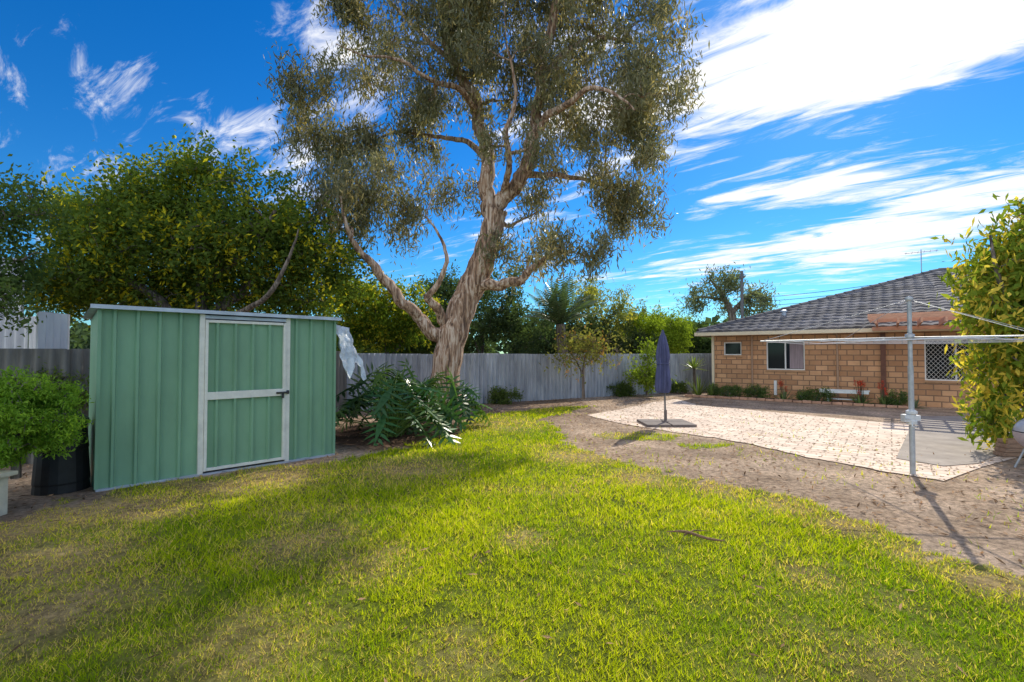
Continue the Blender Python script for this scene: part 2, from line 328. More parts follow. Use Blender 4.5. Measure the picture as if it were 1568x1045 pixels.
# ---------------------------------------------------------------- corrugated fences
def corrug(name,pts,h,mat,amp=.024,wl=.146,z0=0,cap=None,top_jit=0,panel=None):
    b=MB(); pts=[np.array(p,float) for p in pts]
    for a,c in zip(pts[:-1],pts[1:]):
        l=np.linalg.norm(c-a); n=max(int(l/wl*8),8); t=np.linspace(0,l,n+1); dr=(c-a)/l; nr=np.array([-dr[1],dr[0]])
        off=amp*np.sin(2*np.pi*t/wl); pn=t//1.0
        p=a[None]+dr[None]*t[:,None]+nr[None]*off[:,None]
        hj=h+top_jit*(vnoise(pn*3.3,pn*0,1,2)-.5)
        v0=np.column_stack([p,np.full(len(t),z0)]); v1=np.column_stack([p,hj])
        tn=np.tile((.78+.38*vnoise(pn*5.1,pn*0,1,6))[:,None],(2,3))
        i=np.arange(n); b.add(np.vstack([v0,v1]),np.stack([i,i+1,i+n+2,i+n+1],-1),0,tn)
    return b.obj(name,[mat],True)
def attmul(m):
    nt=m.node_tree; b=[n for n in nt.nodes if n.type=='BSDF_PRINCIPLED'][0]; src=b.inputs['Base Color'].links[0].from_socket
    at=N(nt,'ShaderNodeVertexColor'); at.layer_name='Col'; v=N(nt,'ShaderNodeVectorMath',operation='MULTIPLY'); nt.links.new(src,v.inputs[0]); nt.links.new(at.outputs[0],v.inputs[1]); nt.links.new(v.outputs[0],b.inputs['Base Color']); return m
def fencemat(name,c0,c1):
    return attmul(pmat(name,c0,.8,0,2.6,.25,stretch=(2.2,2.2,.4),col2=c1,bscale=25))
m_fence=fencemat('fence_sheet',(.28,.30,.35),(.62,.65,.70))
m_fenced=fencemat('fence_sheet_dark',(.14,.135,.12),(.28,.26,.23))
m_fencel=fencemat('neighbour_sheet',(.60,.61,.64),(.82,.81,.80))
fp0=np.array([-4.25,12.4]); fp1=np.array([-1.23,14.2]); fp2=np.array([7.3,19.3])
corrug('back_fence',[fp0,fp1,fp2,[14,23.3]],1.5,m_fence,top_jit=.04,amp=.036)
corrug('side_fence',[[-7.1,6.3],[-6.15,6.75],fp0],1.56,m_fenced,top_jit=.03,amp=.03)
corrug('neighbour_fence',[[-12,7.6],[-8.1,8.1],[-7.0,7.6],[-6.9,7.0]],2.12,m_fencel,amp=.035)
corrug('neighbour_wall',[[-14,7.0],[-8.45,8.3],[-9.9,9.7]],3.15,m_fencel,amp=.04,wl=.2)

# ---------------------------------------------------------------- garden shed
shed=empty('garden_shed',(-4.5,5.26,0),math.atan2(SU[1],SU[0]))
m_green=pmat('shed_green',(.20,.37,.235),.45,.14,2.0,.05,stretch=(1,1,.4),spec=.35)
m_trim=pmat('shed_trim',(.74,.73,.66),.45,.12,8,.05,spec=.4)
m_zinc=pmat('zinc',(.46,.52,.60),.45,.2,3,.05,metal=.3)
def ribs(x0,x1,z0,z1,y,sp=.19,off=.05,dp=.034):
    b=MB(); xs=[x0]; ds=[0]
    r=x0+off
    while r+.07<x1:
        xs+= [r,r+.012,r+.036,r+.048]; ds+=[0,dp,dp,0]; r+=sp
    xs.append(x1); ds.append(0); xs=np.array(xs); ds=np.array(ds); n=len(xs)
    v0=np.column_stack([xs,y-ds,np.full(n,z0)]); v1=np.column_stack([xs,y-ds,np.full(n,z1)]); i=np.arange(n-1)
    b.add(np.vstack([v0,v1]),np.stack([i,i+1,i+n+1,i+n],-1)); return b
SW=2.67; SH=2.0; SD=.85; DA=.955; DB=2.0
ribs(0,DA,.02,SH,0,.205,.11).obj('wall_front_left',[m_green],parent=shed)
ribs(DB,SW,.02,SH,0,.205,.085).obj('wall_front_right',[m_green],parent=shed)
ribs(DA+.06,DB-.06,.08,1.90,-.012,.205,.095).obj('door_sheet',[m_green],parent=shed)
b=MB(); b.add([(0,SD,.02),(0,0,.02),(0,0,SH),(0,SD,SH-.09)],[(0,1,2,3)]); b.add([(SW,0,.02),(SW,SD,.02),(SW,SD,SH-.09),(SW,0,SH)],[(0,1,2,3)])
b.add([(SW,SD,.02),(0,SD,.02),(0,SD,SH-.09),(SW,SD,SH-.09)],[(0,1,2,3)]); b.obj('walls_side_back',[m_green],parent=shed)
b=MB(); b.add([(-.07,-.09,SH+.025),(SW+.05,-.09,SH+.025),(SW+.05,SD+.06,SH-.065),(-.07,SD+.06,SH-.065)],[(0,1,2,3)]); b.add([(-.07,-.09,SH+.012),(SW+.05,-.09,SH+.012),(SW+.05,SD+.06,SH-.078),(-.07,SD+.06,SH-.078)],[(0,3,2,1)])
b.box((-.08,-.10,SH-.012),(SW+.06,-.088,SH+.032)); b.obj('roof',[m_zinc],parent=shed)
b=MB()
b.box((DA-.015,-.045,.03),(DA+.04,.0,1.985)); b.box((DB-.04,-.045,.03),(DB+.015,.0,1.985))
b.box((DA+.065,-.060,.93),(DB-.065,-.048,1.025)); 
b.box((DA+.042,-.058,.06),(DA+.075,-.01,1.92)); b.box((DB-.075,-.058,.06),(DB-.042,-.01,1.92))
b.box((DA+.077,-.052,.06),(DB-.077,-.015,.095)); b.box((DA+.077,-.052,1.885),(DB-.077,-.015,1.92))
b.obj('door_frame',[m_trim],parent=shed,bevel=.003)
b=MB(); b.box((.0,-.04,-.0),(SW,.02,.035)); b.box((DA+.041,-.04,1.935),(DB-.041,0,1.975)); b.obj('base_rail',[m_zinc],parent=shed)
b=MB(); b.box((-.012,-.028,.036),(.02,.03,SH-.022)); b.box((SW-.02,-.028,.036),(SW+.012,.03,SH-.022)); b.obj('corner_trim',[m_green],parent=shed)
m_dark=pmat('dark_metal',(.04,.04,.045),.4,.2,10)
b=MB(); b.box((DB-.17,-.085,.96),(DB-.01,-.062,.985)); b.box((DB-.10,-.08,.90),(DB-.07,-.064,.96)); b.box((DB-.035,-.075,.95),(DB-.0,-.060,1.0)); b.obj('door_latch',[m_dark],parent=shed,bevel=.003)

m_tarp=pmat('tarp_plastic',(.62,.68,.72),.35,.3,7,.6)
b=MB(); gu,gv=np.meshgrid(np.linspace(0,1,18),np.linspace(0,1,30),indexing='ij'); 
px=-2.66+gu*.05*(1+gv*2.0)+gv*.02; py=7.22+gu*.50; px=px+.018*np.sin(gu*22+gv*6)+.010*np.sin(gv*26+gu*9)+.012*np.sin(gu*47-gv*11)
px=px+gv*.16; pz=1.94-gu*.03-gv*(.70+.14*np.sin(gu*9)); 
ii=np.arange(17)[:,None]*30+np.arange(29)[None]
b.add(np.stack([px.ravel(),py.ravel(),pz.ravel()],1),np.stack([ii,ii+30,ii+31,ii+1],-1).reshape(-1,4)); b.obj('tarpaulin',[m_tarp],True)

m_blk=pmat('black_plastic',(.02,.02,.022),.45,.3,6)
b=MB(); c0=(-4.93,5.33,0)
b.lathe(c0,[(0,0),(.24,0),(.235,.1),(.24,.12),(.22,.45),(.225,.47),(.20,.72),(.22,.73),(.22,.78),(.15,.84),(0,.86)],20); b.obj('compost_bin',[m_blk],False)
m_cream=pmat('cream_render',(.60,.55,.42),.9,.2,5,.3)
b=MB(); b.box((-6.2,3.6,0),(-4.70,4.55,.36)); b.box((-6.25,3.55,.36),(-4.66,4.60,.40)); b.obj('garden_planter',[m_cream],bevel=.01)

# ---------------------------------------------------------------- foliage / trees
m_leaf=leafmat('leaf',.38,.5,.3,(.95,1.0,.45),cheap=True); m_gloss=leafmat('leaf_glossy',.22,.36,.4,(1,1.1,.5)); m_gum=leafmat('gum_leaf',.32,.5,.3,(.9,.88,.5))
def barkmat(name,c0,c1,c2):
    m,nt,o=newmat(name)
    b=N(nt,'ShaderNodeBsdfPrincipled'); b.inputs['Roughness'].default_value=.85; b.inputs['Specular IOR Level'].default_value=.15; nt.links.new(b.outputs[0],o.inputs[0])
    t=N(nt,'ShaderNodeTexCoord'); mp=N(nt,'ShaderNodeMapping'); mp.inputs['Scale'].default_value=(8,8,.7); mp.inputs['Rotation'].default_value=(0,math.radians(14),0); nt.links.new(t.outputs['Object'],mp.inputs[0])
    no=N(nt,'ShaderNodeTexNoise'); no.inputs['Scale'].default_value=2; no.inputs['Detail'].default_value=8; no.inputs['Roughness'].default_value=.65; no.inputs['Distortion'].default_value=.6; nt.links.new(mp.outputs[0],no.inputs['Vector'])
    r=N(nt,'ShaderNodeValToRGB'); e=r.color_ramp.elements; e[0].position=.40; e[0].color=(*c0,1); e[1].position=.60; e[1].color=(*c2,1); k=e.new(.5); k.color=(*c1,1)
    nt.links.new(no.outputs[0],r.inputs[0]); nt.links.new(r.outputs[0],b.inputs['Base Color'])
    bp=N(nt,'ShaderNodeBump'); bp.inputs['Strength'].default_value=.8; bp.inputs['Distance'].default_value=.06; nt.links.new(no.outputs[0],bp.inputs['Height']); nt.links.new(bp.outputs[0],b.inputs['Normal'])
    return m
m_gumbark=barkmat('gum_bark',(.13,.085,.065),(.40,.25,.165),(.66,.53,.43))
m_bark=barkmat('grey_bark',(.08,.065,.055),(.18,.145,.12),(.32,.27,.23))
def tree(name,limbs,blobs,ncl,lper,clr,ll,lw,droop,cA,cB,mbark=None,mleaf=None,rt=.03,sub=12,subr=.13,twigs=4,cY=None,pY=.1,flat=.75,shell=0.0,k=9,boost=1.0,kink=0,flute=0,thr=0,zt=0):
    B=MB(); nodes=[];nrad=[]
    for li,(pts,rad) in enumerate(limbs):
        p=smoothpath(pts,6); r=np.interp(np.linspace(0,1,len(p)),np.linspace(0,1,len(rad)),rad)
        if kink and li>0:
            j=rng.normal(size=(len(p),3))*kink; j[0]=0; j=(j+np.roll(j,1,0)+np.roll(j,-1,0))*.45; j[:2]=0; p=p+j*np.clip(r[:,None]*8,.3,1)
        r2=r*(1+.05*np.sin(np.arange(len(p))*1.7+len(p)))
        B.tube(p,r2,20 if (flute and r[0]>.15) else k,0,flute=flute if r[0]>.12 else 0); nodes+=list(p[2:]); nrad+=list(r[2:])
    vol=np.array([q[3]*q[4]*q[5] if len(q)<7 else q[3]*q[4]*q[5]*q[6] for q in blobs],float)**.8; vol/=vol.sum()
    cl=[]
    for i in rng.choice(len(blobs),ncl,p=vol):
        q=blobs[i]; v=rng.normal(size=3); v/=np.linalg.norm(v); rr=rng.random()**(1/3); rr=shell+(1-shell)*rr
        cl.append([q[0]+v[0]*q[3]*rr,q[1]+v[1]*q[4]*rr,q[2]+v[2]*q[5]*rr])
    cl=np.array(cl); nodes=np.array(nodes); nrad=np.array(nrad)
    dist=np.array([np.min(np.linalg.norm(nodes-c,axis=1)) for c in cl]); cl=cl[np.argsort(dist)]
    for c in cl:
        dv=c-nodes; dn=np.linalg.norm(dv,axis=1)+np.clip(-dv[:,2],0,9)*.8
        j=np.argmin(dn); a=nodes[j]; r0=min(nrad[j]*.7,rt*(.6+.4*dn[j]))
        m1=a+(c-a)*.35+np.array([0,0,.10*dn[j]])+rng.normal(size=3)*.09*dn[j]; m2=a+(c-a)*.7+np.array([0,0,.08*dn[j]])+rng.normal(size=3)*.09*dn[j]
        p=smoothpath([a,m1,m2,c],3); r=np.linspace(r0,max(.006,r0*.35),len(p)); B.tube(p,r,5,0)
        nodes=np.vstack([nodes,p[3:]]); nrad=np.concatenate([nrad,r[3:]])
    csz=.6+.8*rng.random(len(cl))
    S=len(cl)*sub; sc_=np.repeat(cl,sub,axis=0)+rng.normal(size=(S,3))*clr*np.array([1,1,flat])*.62*np.repeat(csz,sub)[:,None]
    if twigs>0:
        for i in range(0,S,max(1,int(sub/twigs))):
            c=cl[i//sub]; e=sc_[i]; mm=(c+e)/2+[0,0,.06]; B.tube([c,mm,e],[.008,.006,.003],4,0)
    q_=int(lper/sub); T=S*q_; ssz=np.repeat(.6+.9*rng.random(S),q_)[:,None]
    lc=np.repeat(sc_,q_,axis=0)+rng.normal(size=(T,3))*subr*ssz*np.array([1,1,1+droop*.8])
    dd=rng.normal(size=(T,3)); dd[:,2]-=droop*1.6; nn_=rng.normal(size=(T,3))+[0,0,.6]
    tone=np.repeat(rng.random(len(cl)),sub*q_)*.5+np.repeat(rng.random(S),q_)*.2+rng.random(T)*.3
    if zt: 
        zn=(lc[:,2]-lc[:,2].min())/(np.ptp(lc[:,2])); tone=np.clip(tone*(1-zt)+zt*zn,0,1)  # leaf colour lightens with height: sunlit tops put into the colour
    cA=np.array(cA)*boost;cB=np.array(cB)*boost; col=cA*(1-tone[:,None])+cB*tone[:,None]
    if cY is not None:
        ysel=np.repeat(rng.random(S)<pY*1.5,q_)&(rng.random(T)<.7)
        col=np.where(ysel[:,None],np.array(cY)*boost*(.7+.6*rng.random((T,1))),col)
    B.leaves(lc,dd,nn_,ll*(.6+.8*rng.random(T)),lw*(.7+.6*rng.random(T)),1,col)
    return B.obj(name,[mbark or m_bark,mleaf or m_leaf],True)
def PB(u,v,d,ru,rv,ry,wt=1):
    c=W(u,v,d); s=d/740; return (c[0],c[1],c[2],ru*s,ry,rv*s,wt)
def PL(lst,d0): return [W(u,v,d0+dd) for u,v,dd in lst]
D=11.5
limbs=[
 (PL([(684,665,0),(684,625,0),(682,590,0),(690,530,0),(708,470,.1),(733,415,.1),(748,370,0),(760,320,-.1)],D),[.62,.46,.34,.34,.33,.31,.27,.25]),
 (PL([(700,520,0),(662,508,-.1),(635,480,-.3),(605,450,-.5),(575,412,-.7),(550,384,-.9),(528,345,-1.2),(520,300,-1.3)],D),[.20,.16,.13,.12,.10,.07,.04,.02]),
 (PL([(684,500,0),(665,468,-.3),(655,455,-.4),(672,430,-.5),(684,395,-.6),(672,360,-.7),(650,330,-.8)],D),[.13,.10,.08,.06,.045,.03,.02]),
 (PL([(728,438,.1),(755,436,-.1),(790,430,-.3),(815,412,-.5),(845,390,-.7),(880,385,-.8)],D),[.15,.13,.11,.08,.05,.02]),
 (PL([(755,335,0),(746,290,0),(747,240,.2),(738,195,.3),(728,150,.4),(700,100,.5),(682,50,.6),(672,-20,.8),(660,-120,1.0),(640,-200,1)],D),[.20,.18,.16,.15,.14,.12,.10,.09,.06,.03]),
 (PL([(757,318,0),(785,285,-.2),(805,255,-.3),(816,210,-.4),(826,150,-.5),(830,90,-.6),(850,20,-.6),(860,-60,-.7),(880,-150,-.7)],D),[.19,.17,.16,.14,.13,.11,.10,.07,.03]),
 (PL([(812,225,-.4),(832,180,-.8),(870,158,-1.2),(905,130,-1.6),(945,140,-1.9),(975,165,-2.1)],D),[.11,.09,.07,.05,.03,.015]),
 (PL([(800,265,-.3),(850,266,.3),(900,275,.8),(945,290,1.2),(980,320,1.3)],D),[.09,.07,.05,.035,.02]),
 (PL([(747,245,.2),(715,215,.8),(665,205,1.4),(600,200,1.8),(540,230,2)],D),[.09,.07,.05,.035,.02]),
 (PL([(732,170,.3),(700,130,-.4),(655,118,-1.0),(610,85,-1.4),(560,80,-1.8),(510,60,-2)],D),[.08,.065,.05,.035,.02,.01]),
 (PL([(828,120,-.5),(870,70,.2),(920,50,.8),(980,60,1.2),(1020,90,1.5)],D),[.09,.07,.05,.035,.02]),
 (PL([(700,100,.5),(650,50,1.2),(600,0,1.6),(560,-40,1.8)],D),[.08,.06,.04,.02]),
 (PL([(770,300,-.1),(780,250,-.8),(775,200,-1.0),(790,140,-1.2),(775,60,-1.3)],D),[.09,.07,.06,.04,.02]),
 (PL([(760,330,0),(775,345,.4),(800,335,.8),(830,320,1.3)],D),[.06,.05,.03,.015]),
]
blobs=[PB(545,45,D,85,65,1.6),PB(478,112,D-.6,38,40,.8,2.0),PB(640,20,D,110,75,2.0),PB(790,-10,D,135,90,2.4),PB(920,30,D,100,75,2.0),PB(1002,120,D-.4,52,62,1.5,1.5),PB(905,195,D,110,46,1.8),
 PB(640,165,D+.6,105,45,1.8),PB(520,222,D+.8,68,42,1.3,1.5),PB(560,310,D,92,50,1.4,1.9),PB(690,290,D+.5,60,40,1.2,1.0),PB(860,285,D+.6,90,38,1.6),PB(950,318,D+1,48,38,1.0,1.6),PB(720,90,D-.5,95,55,2.0),PB(850,120,D,88,50,2.0),
 PB(760,-130,D,230,85,2.6),PB(880,385,D-.8,42,26,.6,3.0),PB(800,370,D,70,35,.8,.8),PB(790,215,D-1.2,50,40,.8,.6),PB(995,215,D-.8,42,35,.8,1.4)]
tree('gum_tree',limbs,blobs,235,456,.37,.17,.034,1.0,(.085,.095,.055),(.32,.30,.16),m_gumbark,m_gum,rt=.05,sub=12,subr=.125,twigs=5,cY=(.50,.40,.17),pY=.12,kink=.04,flute=.035,flat=.7)

d=10.5
limbs=[(PL([(300,620,0),(300,520,0),(310,440,0),(290,370,0),(280,310,0)],d),[.22,.18,.14,.10,.05]),
 (PL([(300,520,0),(230,450,-.3),(160,400,-.3),(130,340,-.2)],d),[.13,.10,.07,.03]),
 (PL([(305,500,0),(370,440,.2),(430,390,.4),(480,350,.4)],d),[.13,.10,.07,.03]),
 (PL([(310,440,0),(380,380,-.6),(420,320,-.8)],d),[.08,.06,.03]),
 (PL([(320,500,0),(400,460,-1.2),(440,400,-1.4),(455,350,-1.5)],d),[.07,.05,.03,.01])]
blobs=[PB(165,320,d,60,35,1.0),PB(130,370,d,55,50,1.2),PB(240,300,d,60,35,1.1),PB(330,285,d,60,35,1.1),PB(395,315,d,55,40,1.1),PB(450,365,d,55,45,1.1,1.2),PB(240,370,d,110,55,1.5),PB(370,380,d,90,55,1.4),PB(500,410,d+.5,42,40,.9,1.3),
 PB(120,450,d+.3,60,45,1.0,1.5),PB(220,440,d+.6,90,40,1.2,1.3),PB(350,450,d+.8,100,40,1.2,1.1),PB(460,455,d+.8,60,30,1.0,1.2),PB(90,330,d,18,18,.4,1.5),PB(300,262,d,30,14,.5,1.5)]
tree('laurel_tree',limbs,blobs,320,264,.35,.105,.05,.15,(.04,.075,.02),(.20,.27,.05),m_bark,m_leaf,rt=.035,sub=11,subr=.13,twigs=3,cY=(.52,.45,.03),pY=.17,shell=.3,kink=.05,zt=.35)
d=6.2
tree('privet_tree',[(PL([(-90,650,0),(-80,500,0),(-50,420,0),(-10,360,0)],d),[.09,.08,.05,.02])],[PB(-30,350,d,55,60,.6),PB(15,430,d,25,50,.4),PB(10,310,d,35,30,.4),PB(-70,450,d,50,70,.6)],42,220,.22,.075,.033,.3,(.05,.09,.03),(.15,.21,.07),rt=.02,sub=8,subr=.09)
def bushcol(name,u,v,d,ru,rv,ry,n,lper,ll,lw,cA,cB,cY=None,pY=.1,trunk=True,clr=.35,droop=.2,m=None,shell=.3,subr=.11,ex=[]):
    base=W(u,0,d); base[2]=0; top=W(u,v+rv*.3,d); mid=(base+top)/2+[.1,0,0]
    lim=[([base,mid,top],[.09,.06,.03])]
    for q in range(3):
        a=rng.uniform(-.8,.8); lim.append(([mid,mid+np.array([a*ru*d/740*.4,rng.uniform(-.3,.3),(top-mid)[2]*.6]),W(u+a*ru*.8,v,d)],[.05,.035,.015]))
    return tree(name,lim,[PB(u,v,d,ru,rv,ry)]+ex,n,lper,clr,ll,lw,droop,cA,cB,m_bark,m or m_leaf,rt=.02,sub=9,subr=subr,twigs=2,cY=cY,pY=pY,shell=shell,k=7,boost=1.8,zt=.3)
bushcol('lemon_tree',590,485,15.2,68,46,1.2,80,234,.12,.058,(.02,.045,.01),(.14,.18,.02),(.30,.27,.03),.24,ex=[PB(540,455,15,30,25,.7)])
bushcol('olive_tree',735,485,18.5,75,55,1.5,90,225,.14,.053,(.018,.03,.018),(.07,.10,.045),ex=[PB(690,455,18,40,40,1),PB(800,505,18,50,40,1),PB(770,430,18,25,20,.6)])
bushcol('garden_tree',600,520,17.5,100,40,1.0,50,216,.14,.055,(.02,.035,.015),(.09,.12,.03))
bushcol('grey_shrub_tree',925,475,21,50,38,1.3,50,216,.15,.05,(.05,.07,.035),(.19,.20,.06),(.35,.30,.05),.18,ex=[PB(955,510,21,45,35,1),PB(900,440,21,20,18,.6)])
bushcol('bottlebrush_tree',1005,515,21,45,34,1.2,50,225,.15,.048,(.04,.07,.012),(.22,.27,.025))
bushcol('fig_tree',1062,525,23,30,32,1.2,40,216,.15,.075,(.02,.035,.014),(.06,.09,.03))
bushcol('hedge_tree',880,530,20,110,36,1.0,65,216,.15,.065,(.018,.03,.014),(.07,.09,.035))
d=42; lim=[(PL([(1125,520,0),(1120,480,0),(1105,450,0),(1090,430,0)],d),[.4,.3,.2,.08]),(PL([(1120,480,0),(1145,455,0),(1170,440,0)],d),[.25,.15,.06]),(PL([(1110,460,0),(1080,455,0),(1060,455,0)],d),[.16,.1,.05])]
tree('distant_gum_tree',lim,[PB(1100,438,d,34,20,2),PB(1062,468,d,22,12,1.5),PB(1165,462,d,30,16,2),PB(1130,470,d,35,14,2)],40,120,.6,.36,.10,.6,(.10,.12,.08),(.24,.26,.15),rt=.12,sub=8,subr=.24)
d=14.8; lim=[(PL([(893,612,0),(893,575,0),(895,550,0),(905,520,0)],d),[.05,.04,.03,.015]),(PL([(893,575,0),(880,550,0),(862,530,0)],d),[.03,.02,.01]),(PL([(895,560,0),(915,545,0),(935,535,0)],d),[.025,.02,.01])]
tree('persimmon_tree',lim,[PB(895,525,d,38,16,.7),PB(868,540,d,22,15,.5),PB(925,545,d,22,15,.5)],30,60,.28,.11,.05,.4,(.14,.16,.05),(.34,.31,.09),rt=.015,sub=6,subr=.12,cY=(.46,.24,.09),pY=.08)
d=16.6; tree('citrus_tree',[(PL([(990,605,0),(990,575,0),(992,550,0)],d),[.04,.03,.015])],[PB(990,555,d,24,30,.5),PB(985,580,d,18,14,.4)],28,90,.22,.11,.055,.3,(.10,.16,.025),(.32,.40,.05),rt=.015,sub=6,subr=.1)
d=7.2; lim=[(PL([(1590,735,0),(1585,640,0),(1575,540,0),(1580,440,0),(1590,360,0)],d),[.10,.09,.07,.05,.02]),(PL([(1578,560,0),(1550,480,-.2),(1530,420,-.2),(1520,360,0)],d),[.05,.04,.03,.015]),(PL([(1580,600,0),(1550,570,.2),(1525,550,.3)],d),[.04,.03,.015])]
tree('loquat_tree',lim,[PB(1580,330,d,42,38,.6),PB(1550,400,d,48,36,.6),PB(1525,470,d,42,34,.6),PB(1605,470,d,70,80,.8),PB(1550,560,d,42,38,.5,1.1),PB(1545,640,d,30,30,.4,1.0)],96,160,.21,.15,.05,.65,(.08,.15,.022),(.32,.37,.05),rt=.02,sub=8,subr=.10,cY=(.66,.52,.09),pY=.25)
c=W(30,640,4.7)
tree('diosma_shrub',[([(c[0],c[1],.3),(c[0],c[1],.7),(c[0],c[1],.95)],[.04,.03,.01])],[(c[0]+.0,c[1],c[2],.42,.38,.40),(c[0]-.3,c[1],c[2]-.05,.4,.35,.38)],170,240,.09,.045,.013,-.5,(.12,.24,.03),(.32,.48,.06),rt=.01,sub=8,subr=.038,shell=.65,twigs=2)
c=W(60,590,6.6); tree('shrub',[([(c[0],c[1],0),(c[0],c[1],.5),(c[0],c[1],.8)],[.03,.02,.01])],[(c[0],c[1],.9,.5,.3,.35)],40,160,.15,.05,.02,0,(.08,.13,.04),(.18,.24,.06),rt=.01,sub=8,subr=.05)

def rosette(name,pos,n,l,wd,cA,cB,el=(10,80),bend=.5,mat=None,flowers=0,stem=0,col_fl=(.6,.07,.03)):
    B=MB(); pos=np.array([pos[0],pos[1],pos[2] if len(pos)>2 else 0.02],float); cA=np.array(cA)*1.7; cB=np.array(cB)*1.7
    if stem>0: B.tube([pos,pos+[.02,0,stem*.5],pos+[0,0,stem]],[.06,.05,.05],7,0,(.12,.09,.06)); pos=pos+[0,0,stem]
    for i in range(n):
        a=rng.uniform(0,2*np.pi); e=math.radians(rng.uniform(*el)); L_=l*rng.uniform(.7,1.1)
        t=np.linspace(0,1,6); hd=np.array([math.cos(a),math.sin(a),0]); r=t*L_*math.cos(e)+.02; z=t*L_*math.sin(e)-bend*L_*t**2*math.cos(e)
        ctr=pos+hd*r[:,None]+np.array([0,0,1])*z[:,None]; sd_=np.array([-hd[1],hd[0],0]); ww=wd*np.array([.7,1,.95,.75,.45,.03])*.5
        v2=ctr.copy(); v2[:,2]-=ww*.5
        i6=np.arange(5); c=cA+(cB-cA)*rng.random()
        V=np.concatenate([ctr+sd_*ww[:,None],v2,ctr-sd_*ww[:,None]])
        B.add(V,np.concatenate([np.stack([i6,i6+1,i6+7,i6+6],-1),np.stack([i6+6,i6+7,i6+13,i6+12],-1)]),1,c)
    for f in range(flowers):
        o_=rng.uniform(-.12,.12,2); hh=rng.uniform(.45,.75); p0=pos+[o_[0]*.3,o_[1]*.3,0]; p1=pos+[o_[0],o_[1],hh]
        B.tube([p0,(p0+p1)/2,p1],[.008,.007,.005],5,1,(.1,.09,.04)); 
        kk=30; cc=p1+np.stack([rng.normal(size=kk)*.018,rng.normal(size=kk)*.018,-rng.random(kk)*.16],1)
        dd=np.stack([rng.normal(size=kk),rng.normal(size=kk),-np.ones(kk)],1); B.leaves(cc,dd,rng.normal(size=(kk,3)),.05,.018,1,np.tile(np.array(col_fl),(kk,1)))
    return B.obj(name,[m_bark,mat or m_gloss],True)
def palm(name,u,d,htop):
    B=MB(); base=W(u,0,d); base[2]=0; top=base.copy(); top[2]=htop
    B.tube([base,(base+top)/2+[.1,0,0],top],[.2,.18,.16],9,0)
    for i in range(34):
        a=rng.uniform(0,2*np.pi); e=math.radians(rng.uniform(25,88)); l=rng.uniform(1.5,2.2); t=np.linspace(0,1,20)
        hd=np.array([math.cos(a),math.sin(a),0]); ctr=top+hd*(t*l*math.cos(e))[:,None]+np.array([0,0,1])*(t*l*math.sin(e)-.45*l*t**2.2*math.cos(e))[:,None]
        B.tube(ctr,np.linspace(.02,.004,20),4,1,(.16,.18,.07)); tn=nrm(np.gradient(ctr,axis=0)); sd_=nrm(np.cross(tn,[0,0,1.0]))
        for sg in (1,-1):
            dr=nrm(tn*.7+sd_*sg*.8+np.array([0,0,-.25])); ll=.38*np.sin(np.clip(t*3.0+.3,0,3.1))+.05
            B.leaves(ctr+dr*ll[:,None]*.5,dr,np.cross(dr,tn)+1e-3,ll,.05,1,np.array([.09,.13,.065])*(.8+rng.random((20,1))*1.2))
    return B.obj(name,[m_bark,m_gloss],True)
palm('palm_tree',858,16.4,2.5)
def philo(name,cx,cy,n,rad,hmax):
    B=MB()
    for i in range(n):
        a=rng.uniform(0,2*np.pi); rr=rad*rng.uniform(.2,1.0); hd=np.array([math.cos(a),math.sin(a),0])
        p0=np.array([cx,cy,.05])+rng.normal(size=3)*[.1,.1,0]; h=hmax*(1-.72*(rr/rad)**1.7)*rng.uniform(.75,1.05)
        p1=np.array([cx,cy,0])+hd*rr; p1[2]=h; pm=(p0+p1)/2+[0,0,.22*h]
        B.tube(smoothpath([p0,pm,p1],4),np.linspace(.016,.009,9),5,0,(.16,.24,.05))
        L_=rng.uniform(.45,.72); tilt=rng.uniform(.2,1.5); dr=nrm(hd+np.array([0,0,-tilt])+rng.normal(size=3)*.25); nv=nrm(np.cross(np.cross(dr,[0,0,1.0]),dr)+rng.normal(size=3)*.3); nv=nrm(nv-dr*np.dot(nv,dr)); nv=nv if nv[2]>0 else -nv
        sd_=np.cross(dr,nv); K=8; base=np.array([.035,.10,.028])*(.5+1.1*rng.random()); base=base+np.array([.08,.10,.0])*(rng.random()**3)
        C=[];Dd=[];LL=[];WW=[]
        for k_ in range(K):
            t=k_/(K-1); org=p1+dr*L_*(t*.92)-nv*.18*L_*t*t
            al=math.radians(130-100*t); ln=L_*.52*math.sin(math.pi*min(.95,.30+.62*t))*(1.05 if k_<K-1 else .6)
            for sg in (1,-1):
                dv=nrm(dr*math.cos(al)+sd_*sg*math.sin(al)-nv*.2+rng.normal(size=3)*.05); C.append(org+dv*ln*.46);Dd.append(dv);LL.append(ln);WW.append(L_*.085)
        C.append(p1+dr*L_*.5-nv*.03);Dd.append(dr);LL.append(L_*1.05);WW.append(L_*.20)
        B.leaves(np.array(C),np.array(Dd),np.tile(nv,(len(C),1)),np.array(LL),np.array(WW),0,base)
    return B.obj(name,[m_gloss],True)
philo('philodendron',-2.15,8.6,52,1.0,1.30)
philo('philodendron.001',-1.35,9.8,30,.75,1.25)
philo('philodendron.002',-2.3,9.8,26,.9,1.35)

